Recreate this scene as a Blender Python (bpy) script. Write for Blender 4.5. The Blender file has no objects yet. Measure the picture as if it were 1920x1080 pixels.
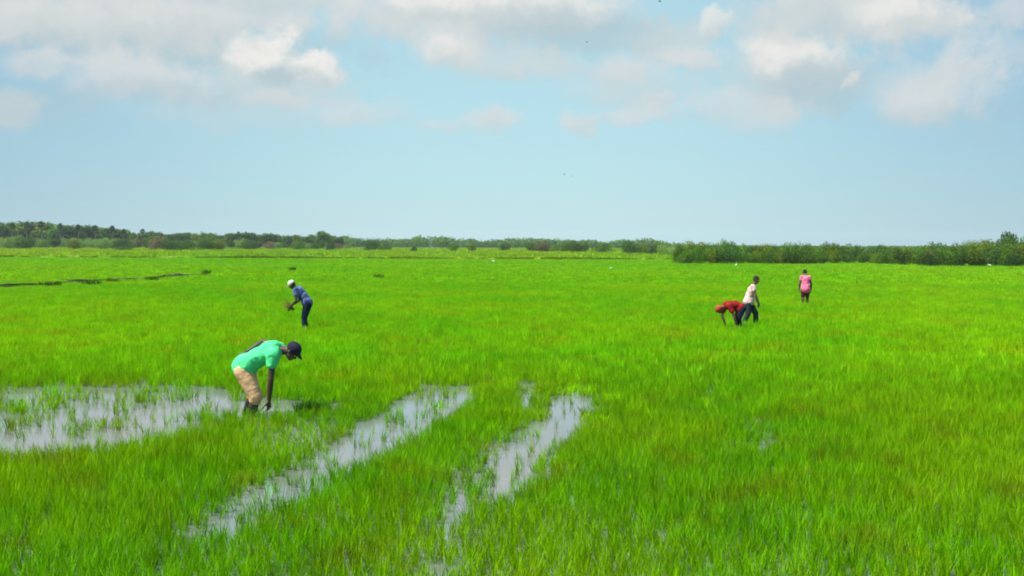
import bpy, bmesh, math, random
import numpy as np
from mathutils import Vector, Matrix, Euler

R = math.radians
rnd = random.Random(7)
rng = np.random.default_rng(11)
S = bpy.context.scene
COL = S.collection

# ------------------------------------------------------------------ camera
CAM_H = 2.53
F = 1867.0            # focal length in pixels of the 1920 wide photograph
HORIZ = 457.0
PITCH = math.atan((540.0 - HORIZ) / F)
cam_d = bpy.data.cameras.new("camera")
cam_d.sensor_width = 36.0
cam_d.lens = 36.0 * F / 1920.0
cam_d.clip_start = 0.1
cam_d.clip_end = 12000.0
cam = bpy.data.objects.new("camera", cam_d)
COL.objects.link(cam)
cam.location = (0, 0, CAM_H)
ROLL = R(0.21)
cam.rotation_euler = (Matrix.Rotation(math.pi / 2 - PITCH, 3, 'X') @ Matrix.Rotation(ROLL, 3, 'Z')).to_euler()
S.camera = cam


def ray(px, py):
    """direction of a photograph pixel"""
    a, b = (px - 960) / F, (540 - py) / F
    v = Vector((a * math.cos(ROLL) - b * math.sin(ROLL), 1.0, a * math.sin(ROLL) + b * math.cos(ROLL)))
    c, s = math.cos(PITCH), math.sin(PITCH)
    return Vector((v.x, v.y * c + v.z * s, -v.y * s + v.z * c))


def ground(px, py, z=0.0):
    d = ray(px, py)
    t = (z - CAM_H) / d.z
    return Vector((d.x * t, d.y * t, z))


def at(px, py, Y):
    d = ray(px, py)
    t = Y / d.y
    return Vector((d.x * t, Y, CAM_H + d.z * t))


# ------------------------------------------------------------------ light
SUN_EL, SUN_AZ = R(60), R(-112)     # azimuth from +Y (view direction), positive to the right
EXPOSURE = 0.95
S.view_settings.view_transform = 'Standard'
S.view_settings.look = 'None'
S.view_settings.exposure = EXPOSURE
S.view_settings.gamma = 1.0
S.view_settings.use_curve_mapping = False
S.render.filter_size = 1.9
S.cycles.filter_width = 1.9
S.cycles.max_bounces = 8
S.cycles.transparent_max_bounces = 6
S.cycles.volume_bounces = 0
S.cycles.use_denoising = True
S.cycles.caustics_reflective = False
S.cycles.caustics_refractive = False

sd = bpy.data.lights.new("sun", 'SUN')
sd.energy = 4.9
sd.angle = R(0.6)
sd.color = (1.0, 0.965, 0.90)
sun = bpy.data.objects.new("sun", sd)
COL.objects.link(sun)
sdir = Vector((math.sin(SUN_AZ) * math.cos(SUN_EL), math.cos(SUN_AZ) * math.cos(SUN_EL), math.sin(SUN_EL)))
sun.rotation_euler = sdir.to_track_quat('Z', 'Y').to_euler()
sun.location = sdir * 40


class NT:
    """small helper for node trees"""
    def __init__(self, tree):
        self.t = tree
        tree.nodes.clear()

    def n(self, typ, **kw):
        nd = self.t.nodes.new(typ)
        for k, v in kw.items():
            setattr(nd, k, v)
        return nd

    def l(self, a, b):
        self.t.links.new(a, b)

    def put(self, sock, v):
        if hasattr(v, 'is_output') or isinstance(v, bpy.types.NodeSocket):
            self.l(v, sock)
        else:
            sock.default_value = v

    def m(self, op, a, b=None, c=None, clamp=False):
        nd = self.n('ShaderNodeMath', operation=op, use_clamp=clamp)
        self.put(nd.inputs[0], a)
        if b is not None: self.put(nd.inputs[1], b)
        if c is not None: self.put(nd.inputs[2], c)
        return nd.outputs[0]

    def vm(self, op, a, b=None, out=0):
        nd = self.n('ShaderNodeVectorMath', operation=op)
        self.put(nd.inputs[0], a)
        if b is not None: self.put(nd.inputs[1], b)
        return nd.outputs[out]

    def noise(self, vec, scale, detail=3.0, rough=0.55, dist=0.0, out=0):
        nd = self.n('ShaderNodeTexNoise')
        if vec is not None: self.l(vec, nd.inputs['Vector'])
        nd.inputs['Scale'].default_value = scale
        nd.inputs['Detail'].default_value = detail
        nd.inputs['Roughness'].default_value = rough
        nd.inputs['Distortion'].default_value = dist
        return nd.outputs[out]

    def mr(self, v, a, b, c=0.0, d=1.0, smooth=True):
        nd = self.n('ShaderNodeMapRange')
        if smooth: nd.interpolation_type = 'SMOOTHSTEP'
        self.put(nd.inputs[0], v)
        for i, x in enumerate((a, b, c, d)):
            self.put(nd.inputs[1 + i], x)
        return nd.outputs[0]

    def mix(self, f, a, b, mode='MIX'):
        nd = self.n('ShaderNodeMix', data_type='RGBA', blend_type=mode)
        self.put(nd.inputs[0], f)
        for i, x in ((6, a), (7, b)):
            if isinstance(x, (tuple, list)): x = tuple(x) + ((1.0,) if len(x) == 3 else ())
            self.put(nd.inputs[i], x)
        return nd.outputs[2]


# ------------------------------------------------------------------ sky (world)
W = bpy.data.worlds.new("World")
S.world = W
W.use_nodes = True
W.cycles.sampling_method = 'MANUAL'
W.cycles.sample_map_resolution = 256
w = NT(W.node_tree)
sky = w.n('ShaderNodeTexSky')
sky.sky_type = 'NISHITA'
sky.sun_disc = False
sky.sun_elevation = SUN_EL
sky.sun_rotation = SUN_AZ
sky.altitude = 0
sky.air_density = 1.0
sky.dust_density = 0.6
sky.ozone_density = 2.0
tc = w.n('ShaderNodeTexCoord')
vec = w.vm('NORMALIZE', tc.outputs['Generated'])
sep = w.n('ShaderNodeSeparateXYZ'); w.l(vec, sep.inputs[0])
az = w.m('ARCTAN2', sep.outputs[0], sep.outputs[1])
el = w.m('ARCSINE', sep.outputs[2])
qn = w.n('ShaderNodeCombineXYZ'); w.l(az, qn.inputs[0]); w.l(el, qn.inputs[1])
q0 = qn.outputs[0]
# the blue of the moist tropical air: a small tint on the physical sky
EXF = 10.0 / 2 ** EXPOSURE
moist = w.mix(w.mr(w.m('ABSOLUTE', az), 0.04, 0.66), (0.455 * EXF, 0.72 * EXF, 0.78 * EXF), (0.27 * EXF, 0.47 * EXF, 0.60 * EXF))
skyc = w.mix(w.mr(el, 0.05, 1.2, 0.86, 0.35), sky.outputs[0], moist)
# ragged edges of the clouds
wn = w.noise(q0, 17.0, 8.0, 0.66, 0.0, 1)
wv = w.vm('MULTIPLY', w.vm('SUBTRACT', wn, (0.5, 0.5, 0.5)), (0.075, 0.05, 0.0))
q = w.vm('ADD', q0, wv)
BILM = 0.30
bil = w.n('ShaderNodeTexVoronoi', feature='SMOOTH_F1')
w.l(w.vm('ADD', q0, w.vm('MULTIPLY', wv, (0.35, 0.35, 0.0))), bil.inputs['Vector'])
bil.normalize = True
bil.inputs['Scale'].default_value = 26.0
bil.inputs['Detail'].default_value = 3.0
bil.inputs['Roughness'].default_value = 0.62
bil.inputs['Smoothness'].default_value = 0.7
bilc = w.m('SUBTRACT', bil.outputs['Distance'], BILM)
fine = w.m('MULTIPLY_ADD', w.m('SUBTRACT', w.noise(q0, 34.0, 8.0, 0.68), 0.5), 0.9, w.m('MULTIPLY', bilc, 1.1))
sh_n = w.m('SUBTRACT', 0.45, w.m('MULTIPLY', bilc, 2.0))
fine2 = w.noise(w.vm('MULTIPLY', q0, (1.0, 1.9, 1.0)), 11.0, 5.0, 0.6)


def azel(px, py):
    d = ray(px, py).normalized()
    return math.atan2(d.x, d.y), math.asin(d.z)


K = 10.0 / 2 ** EXPOSURE   # cloud radiance is written for the 0.1 strength below
BR = (0.83, 0.82, 0.79)
GR = (0.63, 0.675, 0.67)
DK = (0.43, 0.56, 0.62)
PK = (0.68, 0.70, 0.70)
# px, py, rx, ry (pixels), density, colour
CLOUDS = [
    (250, 70, 420, 56, .6, DK), (180, 38, 380, 54, .85, GR), (330, 20, 300, 40, .8, PK), (90, 25, 130, 35, .55, PK),
    (520, -10, 180, 26, .7, GR), (60, 118, 62, 26, .6, PK), (250, 142, 130, 44, .75, PK), (330, 175, 180, 26, .35, DK),
    (10, 200, 60, 40, .7, GR), (60, 195, 110, 40, .4, DK),
    (530, 150, 130, 52, .65, GR), (500, 92, 62, 46, .95, BR), (490, 112, 50, 24, .8, BR), (585, 130, 56, 26, .9, BR),
    (515, 142, 40, 22, .55, DK), (520, 185, 70, 18, .5, PK), (480, 215, 260, 34, .25, GR),
    (660, 205, 110, 26, .4, PK), (790, 20, 200, 44, .75, PK), (960, 20, 240, 62, .85, GR), (850, 5, 150, 26, .75, BR),
    (850, 82, 62, 48, .85, PK), (840, 88, 38, 30, .6, BR), (1060, 25, 130, 36, .6, BR), (1100, 62, 210, 48, .6, DK),
    (930, 110, 100, 40, .45, GR), (1040, 120, 150, 26, .5, GR), (860, 232, 90, 18, .4, PK), (930, 225, 46, 22, .6, PK),
    (1250, 75, 90, 50, .55, GR), (1343, 45, 34, 30, .65, BR), (1285, 105, 90, 22, .7, PK), (1180, 135, 60, 24, .7, PK),
    (1190, 165, 130, 40, .5, GR), (1083, 230, 36, 26, .6, PK), (1180, 215, 120, 18, .55, PK), (1230, 190, 50, 20, .5, PK),
    (1480, 130, 120, 66, .8, GR), (1450, 95, 50, 34, .9, BR), (1490, 110, 76, 38, .85, BR), (1530, 165, 120, 44, .55, DK),
    (1400, 205, 110, 38, .55, PK), (1560, 35, 190, 48, .8, GR), (1690, 45, 110, 46, .9, PK), (1660, 28, 76, 34, .7, BR),
    (1500, 8, 120, 22, .6, PK), (1760, 170, 110, 58, .6, PK), (1810, 120, 44, 42, .6, PK), (1730, 190, 70, 36, .5, PK),
    (1900, 25, 60, 30, .6, PK), (1905, 90, 60, 24, .35, PK), (1588, 145, 12, 12, .7, PK), (1800, 215, 160, 26, .2, DK),
]
cur = skyc
# clouds over the rest of the sky, so that the light and the reflections are those of the same day
gen = w.noise(w.vm('MULTIPLY', vec, (1.0, 1.0, 1.8)), 3.2, 7.0, 0.6)
outside = w.m('MAXIMUM', w.mr(w.m('ABSOLUTE', az), 0.50, 0.62), w.mr(el, 0.235, 0.33))
fac = w.m('MULTIPLY', w.m('MULTIPLY', w.mr(gen, 0.50, 0.66), outside), w.mr(el, 0.03, 0.12, 0.0, 0.9))
cur = w.mix(fac, cur, tuple(x * K for x in PK))
for (px, py, rx, ry, de, c) in CLOUDS:
    a, e = azel(px, py)
    d = w.vm('MULTIPLY', w.vm('SUBTRACT', q, (a, e, 0.0)), (F / rx, F / ry, 0.0))
    ln = w.vm('LENGTH', d, None, 1)
    ln = w.m('MULTIPLY_ADD', fine, 1.2, ln)
    f = w.mr(ln, 1.25 if c is BR else 1.3, 0.45 if c is BR else 0.35, 0.0, min(1, de * 1.06))
    if c is DK:
        cc_ = tuple(x * K for x in c)
    else:      # the undersides are in shade
        sy = w.n('ShaderNodeSeparateXYZ'); w.l(d, sy.inputs[0])
        up_ = w.m('MULTIPLY_ADD', sy.outputs[1], 0.5, w.m('MULTIPLY_ADD', sh_n, 0.9, 0.12))
        cc_ = w.mix(w.mr(up_, -0.1, 0.85), tuple(x * K * (0.35 + 0.35 * (c is not BR)) + y * K * (0.58 - 0.30 * (c is not BR)) for x, y in zip(c, DK)), tuple(x * K * 1.04 for x in c))
    cur = w.mix(f, cur, cc_)
# fine variation of brightness inside the clouds
bg = w.n('ShaderNodeBackground')
w.l(cur, bg.inputs[0])
bg.inputs[1].default_value = 0.1
wo = w.n('ShaderNodeOutputWorld')
w.l(bg.outputs[0], wo.inputs[0])


# ------------------------------------------------------------------ helpers
def tag(o, label=None, cat=None, group=None, kind=None):
    if label: o['label'] = label
    if cat: o['category'] = cat
    if group: o['group'] = group
    if kind: o['kind'] = kind
    return o


def link(name, me, mats=(), parent=None):
    o = bpy.data.objects.new(name, me)
    for m_ in (mats if isinstance(mats, (list, tuple)) else [mats]):
        me.materials.append(m_)
    COL.objects.link(o)
    if parent: o.parent = parent
    return o


def empty(name, loc, rz=0.0, sc=1.0):
    o = bpy.data.objects.new(name, None)
    COL.objects.link(o)
    o.location = loc
    o.rotation_euler = (0, 0, rz)
    o.scale = (sc, sc, sc)
    o.empty_display_size = 0.2
    return o


def mesh_np(name, verts, faces, smooth=False):
    me = bpy.data.meshes.new(name)
    verts = np.asarray(verts, dtype=np.float32).reshape(-1, 3)
    faces = np.asarray(faces, dtype=np.int32)
    k = faces.shape[1]
    me.vertices.add(len(verts)); me.vertices.foreach_set('co', verts.ravel())
    me.loops.add(faces.size); me.loops.foreach_set('vertex_index', faces.ravel())
    me.polygons.add(len(faces))
    me.polygons.foreach_set('loop_start', np.arange(0, faces.size, k, dtype=np.int32))
    me.polygons.foreach_set('loop_total', np.full(len(faces), k, dtype=np.int32))
    if smooth: me.polygons.foreach_set('use_smooth', np.ones(len(faces), dtype=bool))
    me.update()
    me.validate()
    return me


# ------------------------------------------------------------------ materials
def new_mat(name):
    m_ = bpy.data.materials.new(name)
    m_.use_nodes = True
    return m_, NT(m_.node_tree)


def simple(name, col, rough=0.9, var=0.25, scale=20.0, bump=0.0, bscale=30.0, spec=0.3):
    m_, t = new_mat(name)
    tcn = t.n('ShaderNodeTexCoord')
    nz = t.noise(tcn.outputs['Object'], scale, 4.0)
    f = t.mr(nz, 0.3, 0.7, 1 - var, 1 + var)
    cm = t.n('ShaderNodeVectorMath', operation='SCALE')
    cm.inputs[0].default_value = col
    t.l(f, cm.inputs['Scale'])
    p = t.n('ShaderNodeBsdfPrincipled')
    t.l(cm.outputs[0], p.inputs['Base Color'])
    p.inputs['Roughness'].default_value = rough
    p.inputs['Specular IOR Level'].default_value = spec
    if bump:
        b = t.n('ShaderNodeBump')
        b.inputs['Strength'].default_value = 0.8
        b.inputs['Distance'].default_value = bump
        t.l(t.noise(tcn.outputs['Object'], bscale, 3.0), b.inputs['Height'])
        t.l(b.outputs[0], p.inputs['Normal'])
    o = t.n('ShaderNodeOutputMaterial')
    t.l(p.outputs[0], o.inputs[0])
    return m_


def leafy(name, c1, c2, c3, trans=0.45, attr=True, patch_scale=0.12, patch2=0.6, rough=0.45):
    """leaf material: base colour varies from plant to plant and from patch to patch of the field"""
    m_, t = new_mat(name)
    geo = t.n('ShaderNodeNewGeometry')
    pos = geo.outputs['Position']
    a = t.noise(pos, patch_scale, 3.0, 0.6)
    b = t.noise(pos, patch2, 3.0, 0.6)
    c = t.mix(t.mr(a, 0.38, 0.62), c1, c2)
    c = t.mix(t.mr(b, 0.50, 0.72, 0.0, 0.75), c, c3)
    if attr:
        at_ = t.n('ShaderNodeAttribute', attribute_type='INSTANCER', attribute_name='tint')
        v = at_.outputs['Fac']
    else:
        oi = t.n('ShaderNodeObjectInfo')
        v = oi.outputs['Random']
    ri = geo.outputs['Random Per Island']
    s = t.m('MULTIPLY', t.mr(v, 0, 1, 0.72, 1.28, False), t.mr(ri, 0, 1, 0.62, 1.38, False))
    s = t.m('MULTIPLY', s, t.mr(t.noise(pos, 1.7, 3.0, 0.6), 0.3, 0.6, 0.84, 1.06))
    sc = t.n('ShaderNodeVectorMath', operation='SCALE')
    t.l(c, sc.inputs[0]); t.l(s, sc.inputs['Scale'])
    col = sc.outputs[0]
    # some blades are yellowing
    col = t.mix(t.mr(ri, 0.90, 0.97, 0.0, 0.55), col, (0.26, 0.24, 0.045))
    p = t.n('ShaderNodeBsdfPrincipled')
    t.l(col, p.inputs['Base Color'])
    p.inputs['Roughness'].default_value = rough
    p.inputs['Specular IOR Level'].default_value = 0.04
    tr = t.n('ShaderNodeBsdfTranslucent')
    tcol = t.mix(1.0, col, (1.15, 1.25, 0.6), 'MULTIPLY')
    t.l(tcol, tr.inputs[0])
    mx = t.n('ShaderNodeMixShader')
    mx.inputs[0].default_value = trans
    t.l(p.outputs[0], mx.inputs[1]); t.l(tr.outputs[0], mx.inputs[2])
    o = t.n('ShaderNodeOutputMaterial')
    t.l(mx.outputs[0], o.inputs[0])
    return m_


M = {}
M['rice_near'] = leafy('rice_leaf_near', (0.110, 0.34, 0.000), (0.19, 0.38, 0.000), (0.185, 0.235, 0.003), 0.40, True, 0.22, 1.3)
M['rice'] = leafy('rice_leaf', (0.150, 0.44, 0.000), (0.235, 0.48, 0.000), (0.27, 0.33, 0.003), 0.42, True, 0.10, 0.55)
M['rice_far'] = leafy('rice_leaf_far', (0.175, 0.47, 0.000), (0.235, 0.49, 0.000), (0.26, 0.42, 0.000), 0.42, True, 0.035, 0.16)
M['wild'] = leafy('wild_grass_leaf', (0.20, 0.42, 0.000), (0.28, 0.43, 0.000), (0.34, 0.36, 0.002), 0.35, True, 0.012, 0.06)
M['leaf_green'] = leafy('tree_leaf_green', (0.055, 0.150, 0.008), (0.068, 0.16, 0.008), (0.10, 0.16, 0.010), 0.3, False, 0.06, 0.5)
M['leaf_dark'] = leafy('tree_leaf_dark', (0.028, 0.090, 0.012), (0.038, 0.10, 0.012), (0.055, 0.11, 0.014), 0.25, False, 0.06, 0.5)
M['leaf_olive'] = leafy('tree_leaf_olive', (0.105, 0.17, 0.004), (0.095, 0.17, 0.005), (0.15, 0.165, 0.015), 0.3, False, 0.08, 0.5)
M['leaf_pale'] = leafy('tree_leaf_pale', (0.13, 0.25, 0.05), (0.15, 0.26, 0.05), (0.18, 0.25, 0.05), 0.3, False, 0.08, 0.5)
M['leaf_dry'] = leafy('tree_leaf_dry', (0.15, 0.125, 0.06), (0.13, 0.12, 0.05), (0.18, 0.13, 0.08), 0.25, False, 0.08, 0.5)
M['bark'] = simple('bark', (0.16, 0.12, 0.09), 0.9, 0.3, 4.0, 0.02, 12)
M['mud'] = simple('mud', (0.085, 0.070, 0.040), 0.8, 0.35, 2.0, 0.02, 9)

# ------------------------------------------------------------------ ground, water, banks
gm, t = new_mat('paddy_soil')
tcn = t.n('ShaderNodeNewGeometry')
sepg = t.n('ShaderNodeSeparateXYZ'); t.l(tcn.outputs['Position'], sepg.inputs[0])
far = t.mr(sepg.outputs[1], 60.0, 150.0)
n1 = t.noise(tcn.outputs['Position'], 0.9, 5.0)
near_c = t.mix(n1, (0.115, 0.095, 0.055), (0.17, 0.145, 0.09))
n2 = t.noise(tcn.outputs['Position'], 0.03, 5.0)
far_c = t.mix(n2, (0.035, 0.085, 0.008), (0.06, 0.10, 0.01))
cc = t.mix(far, near_c, far_c)
p = t.n('ShaderNodeBsdfPrincipled'); t.l(cc, p.inputs['Base Color'])
p.inputs['Roughness'].default_value = 0.9
bp = t.n('ShaderNodeBump'); bp.inputs['Distance'].default_value = 0.03
t.l(t.noise(tcn.outputs['Position'], 6.0, 4.0), bp.inputs['Height']); t.l(bp.outputs[0], p.inputs['Normal'])
o_ = t.n('ShaderNodeOutputMaterial'); t.l(p.outputs[0], o_.inputs[0])

G = 1500.0
# one sheet: finer near the camera, gently uneven
xs = np.concatenate([np.linspace(-G, -60, 24), np.linspace(-50, 50, 101), np.linspace(60, G, 24)])
ys = np.concatenate([np.linspace(-G, -20, 16), np.linspace(-10, 90, 101), np.linspace(100, G, 40)])
X, Y = np.meshgrid(xs, ys)
Z = -0.10 + 0.03 * np.sin(X * 0.7 + np.sin(Y * 0.5) * 2) * np.sin(Y * 0.6 + 1.3)
Z = np.where(Y > 58, np.minimum(0.0, -0.10 + (Y - 58) * 0.01), Z)
Z = np.where(np.abs(X) > 58, -0.05, Z)
V = np.stack([X, Y, Z], -1).reshape(-1, 3)
nx, ny = len(xs), len(ys)
I = (np.arange(ny - 1)[:, None] * nx + np.arange(nx - 1)[None, :]).ravel()
Fc = np.stack([I, I + 1, I + nx + 1, I + nx], -1)
g = link('ground', mesh_np('ground', V, Fc, True), gm)
tag(g, 'flat muddy paddy soil under the rice, running out to the far trees', 'ground', kind='structure')

wm, t = new_mat('paddy_water')
tcn = t.n('ShaderNodeNewGeometry')
pos = tcn.outputs['Position']
p = t.n('ShaderNodeBsdfPrincipled')
t.l(t.mix(t.noise(pos, 1.3, 4.0), (0.085, 0.092, 0.088), (0.145, 0.155, 0.150)), p.inputs['Base Color'])
p.inputs['Roughness'].default_value = 0.015
p.inputs['IOR'].default_value = 2.5
p.inputs['Specular IOR Level'].default_value = 0.6
bp = t.n('ShaderNodeBump'); bp.inputs['Strength'].default_value = 0.5; bp.inputs['Distance'].default_value = 0.0022
st = t.vm('MULTIPLY', pos, (1.0, 3.0, 1.0))
t.l(t.m('ADD', t.noise(st, 3.5, 3.0), t.m('MULTIPLY', t.noise(st, 16.0, 2.0), 0.35)), bp.inputs['Height'])
t.l(bp.outputs[0], p.inputs['Normal'])
o_ = t.n('ShaderNodeOutputMaterial'); t.l(p.outputs[0], o_.inputs[0])
wv_ = [(-45, 1, 0), (45, 1, 0), (55, 57, 0), (-55, 57, 0)]
wo_ = link('water', mesh_np('water', wv_, [(0, 1, 2, 3)]), wm)
tag(wo_, 'shallow silvery flood water standing between the rice plants', 'water', kind='structure')

# ------------------------------------------------------------------ pools in the field (ground polygons)
def poly(pts):
    return np.array([ground(a, b)[:2] for a, b in pts])


POOLS = [  # polygon on the ground, share of plants that stay, height of those plants
    (poly([(-160, 732), (0, 724), (60, 730), (90, 722), (200, 728), (330, 720), (420, 728), (500, 745), (640, 758), (640, 775), (560, 782),
           (480, 790), (400, 806), (330, 818), (225, 848), (100, 862), (0, 868), (-160, 866)]), 0.18, 0.95),
    (poly([(470, 775), (650, 765), (640, 840), (560, 862), (470, 850)]), 0.52, 0.8),
    (poly([(790, 722), (885, 724), (892, 755), (820, 800), (740, 848), (650, 888), (600, 930), (520, 962), (400, 1015),
           (350, 1020), (370, 980), (450, 925), (520, 890), (590, 850), (650, 812), (720, 768)]), 0.14, 0.8),
    (poly([(1035, 732), (1115, 734), (1122, 770), (1088, 812), (1045, 850), (1010, 895), (950, 935), (915, 950), (895, 930),
           (905, 850), (950, 815), (1012, 790)]), 0.14, 0.7),
    (poly([(978, 720), (1000, 720), (998, 775), (978, 775)]), 0.2, 0.6),
    (poly([(868, 880), (895, 880), (880, 1050), (850, 1110), (800, 1150), (760, 1150), (820, 960)]), 0.42, 0.8),
    (poly([(1316, 745), (1334, 745), (1336, 785), (1314, 785)]), 0.2, 0.6),
    (poly([(1428, 790), (1442, 790), (1442, 850), (1428, 850)]), 0.3, 0.6),
]


FEET = ground(480, 785)[:2]


def seg_dist(P, A):
    """signed distance (inside < 0) of points to a polygon"""
    n = len(A)
    d = np.full(len(P), 1e9)
    ins = np.zeros(len(P), bool)
    for i in range(n):
        a, b = A[i], A[(i + 1) % n]
        ab = b - a
        tt = np.clip(((P - a) @ ab) / (ab @ ab), 0, 1)
        d = np.minimum(d, np.linalg.norm(P - a - tt[:, None] * ab, axis=1))
        cond = ((a[1] > P[:, 1]) != (b[1] > P[:, 1]))
        with np.errstate(divide='ignore', invalid='ignore'):
            xi = (b[0] - a[0]) * (P[:, 1] - a[1]) / (b[1] - a[1]) + a[0]
        ins ^= cond & (P[:, 0] < xi)
    return np.where(ins, -d, d)


def wob(P, s, seed=0.0):
    x, y = P[:, 0] * s + seed, P[:, 1] * s - seed * 0.7
    return (np.sin(x * 1.7 + np.sin(y * 2.3) * 1.4) * np.cos(y * 1.9 + np.cos(x * 1.3 + 2) * 1.7)
            + 0.5 * np.sin(x * 4.1 + 1.0 + np.sin(y * 3.7)) * np.cos(y * 4.7 + x))


def keep_and_height(P):
    keep = np.ones(len(P)); hh = np.ones(len(P))
    for A, k, h in POOLS:
        sdv = seg_dist(P, A) + 0.10 * wob(P, 2.4) + 0.05 * wob(P, 6.0, 3)
        f = np.clip((0.12 - sdv) / 0.24, 0, 1)
        keep = np.minimum(keep, 1 - f * (1 - k))
        fh = np.clip((0.55 - sdv) / 0.7, 0, 1)
        hh = np.minimum(hh, 1 - fh * (1 - h))
    cl = np.clip((wob(P, 1.5, 9) + .35 * wob(P, 4.5, 2) + 0.1) * 1.6, 0.12, 2.4)   # the plants left in the water stand in groups
    keep = np.where(keep < .5, np.clip(keep * cl, 0, 1), keep)
    nf = (np.hypot((P[:, 0] - FEET[0]) / 1.1, (P[:, 1] - FEET[1] + .1) / .35) < 1)      # shoots round the worker's feet
    keep = np.where(nf, np.maximum(keep, .42), keep)
    return keep, hh


# ------------------------------------------------------------------ rice: one mesh per tuft variant
def blade_set(nb, spread, h0, h1, w0, w1, bend, seed, segs=3, lean=0.25):
    r = np.random.default_rng(seed)
    vs, fs = [], []
    for _ in range(nb):
        a = r.uniform(0, 2 * math.pi); rr = spread * math.sqrt(r.uniform(0, 1))
        b = np.array([rr * math.cos(a), rr * math.sin(a), -0.03])
        h = r.uniform(h0, h1); wd = r.uniform(w0, w1)
        aa = r.uniform(0, 2 * math.pi)
        dr = np.array([math.cos(aa), math.sin(aa), 0])
        sa = r.uniform(0, 2 * math.pi)
        side = np.array([math.cos(sa), math.sin(sa), 0])
        ln = abs(r.normal(0, lean)); bd = bend * r.uniform(0.3, 1.3)
        i0 = len(vs)
        for s in range(segs + 1):
            u = s / segs
            c = b + np.array([0, 0, 1]) * h * (u - 0.18 * bd * u * u) + dr * h * (ln * u + bd * u * u * 0.6)
            wdt = wd * (1.0 - u ** 2.2) * (0.75 + 0.5 * min(1, u * 2)) * 0.5
            if s == segs:
                vs.append(c)
            else:
                vs.append(c - side * wdt); vs.append(c + side * wdt)
        for s in range(segs - 1):
            k = i0 + 2 * s
            fs.append((k, k + 1, k + 3)); fs.append((k, k + 3, k + 2))
        k = i0 + 2 * (segs - 1)
        fs.append((k, k + 1, k + 2))
    return vs, fs


def tuft_obj(name, mat, *a, **kw):
    vs, fs = blade_set(*a, **kw)
    me = mesh_np(name, vs, fs)
    me.materials.append(mat)
    return bpy.data.objects.new(name, me)      # a source mesh: not linked to the scene


def scatter(name, P, sc, tint, sources, label, cat, tilt=0.12, zoff=0.0):
    n = len(P)
    me = bpy.data.meshes.new(name)
    me.vertices.add(n)
    co = np.zeros((n, 3), np.float32); co[:, :2] = P; co[:, 2] = zoff
    me.vertices.foreach_set('co', co.ravel())
    for nm, typ, arr, key in (('tint', 'FLOAT', tint, 'value'), ('scl', 'FLOAT_VECTOR', sc, 'vector'),
                              ('rot', 'FLOAT_VECTOR', np.stack([rng.normal(0, tilt, n), rng.normal(0, tilt, n), rng.uniform(0, 6.283, n)], -1), 'vector'),
                              ('pick', 'INT', rng.integers(0, len(sources), n), 'value')):
        at_ = me.attributes.new(nm, typ, 'POINT')
        at_.data.foreach_set(key, np.ascontiguousarray(arr, dtype=np.int32 if typ == 'INT' else np.float32).ravel())
    ob = link(name, me, [sources[0].data.materials[0]])
    ng = bpy.data.node_groups.new(name + '_scatter', 'GeometryNodeTree')
    ng.interface.new_socket('Geometry', in_out='INPUT', socket_type='NodeSocketGeometry')
    ng.interface.new_socket('Geometry', in_out='OUTPUT', socket_type='NodeSocketGeometry')
    N, L = ng.nodes, ng.links
    gi, go = N.new('NodeGroupInput'), N.new('NodeGroupOutput')
    join = N.new('GeometryNodeJoinGeometry')
    g2 = N.new('GeometryNodeGeometryToInstance')
    srcs = []
    for s_ in sources:
        oi = N.new('GeometryNodeObjectInfo'); oi.inputs['Object'].default_value = s_
        gg = N.new('GeometryNodeGeometryToInstance')
        L.new(oi.outputs['Geometry'], gg.inputs[0])
        srcs.append(gg)
    for gg in srcs: L.new(gg.outputs[0], join.inputs[0])
    iop = N.new('GeometryNodeInstanceOnPoints')
    iop.inputs['Pick Instance'].default_value = True
    m2p = N.new('GeometryNodeMeshToPoints')
    L.new(gi.outputs[0], m2p.inputs[0]); L.new(m2p.outputs[0], iop.inputs['Points'])
    L.new(join.outputs[0], iop.inputs['Instance'])

    def attr(nm, typ):
        a_ = N.new('GeometryNodeInputNamedAttribute'); a_.data_type = typ
        a_.inputs['Name'].default_value = nm
        return a_.outputs['Attribute']
    L.new(attr('pick', 'INT'), iop.inputs['Instance Index'])
    L.new(attr('scl', 'FLOAT_VECTOR'), iop.inputs['Scale'])
    e2r = N.new('FunctionNodeEulerToRotation')
    L.new(attr('rot', 'FLOAT_VECTOR'), e2r.inputs[0]); L.new(e2r.outputs[0], iop.inputs['Rotation'])
    L.new(iop.outputs[0], go.inputs[0])
    md = ob.modifiers.new('scatter', 'NODES'); md.node_group = ng
    tag(ob, label, cat, kind='stuff')
    return ob


def grid_points(y0, y1, sp, margin=2.0, jit=0.5):
    ys_ = np.arange(y0, y1, sp)
    out = []
    for yy in ys_:
        hw = 0.53 * yy + margin
        x_ = np.arange(-hw, hw, sp)
        out.append(np.stack([x_, np.full(len(x_), yy)], -1))
    P = np.concatenate(out)
    return P + rng.uniform(-jit, jit, P.shape) * sp


def scl(h, w=None):
    w = h if w is None else w
    return np.stack([w, w, h], -1)


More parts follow.
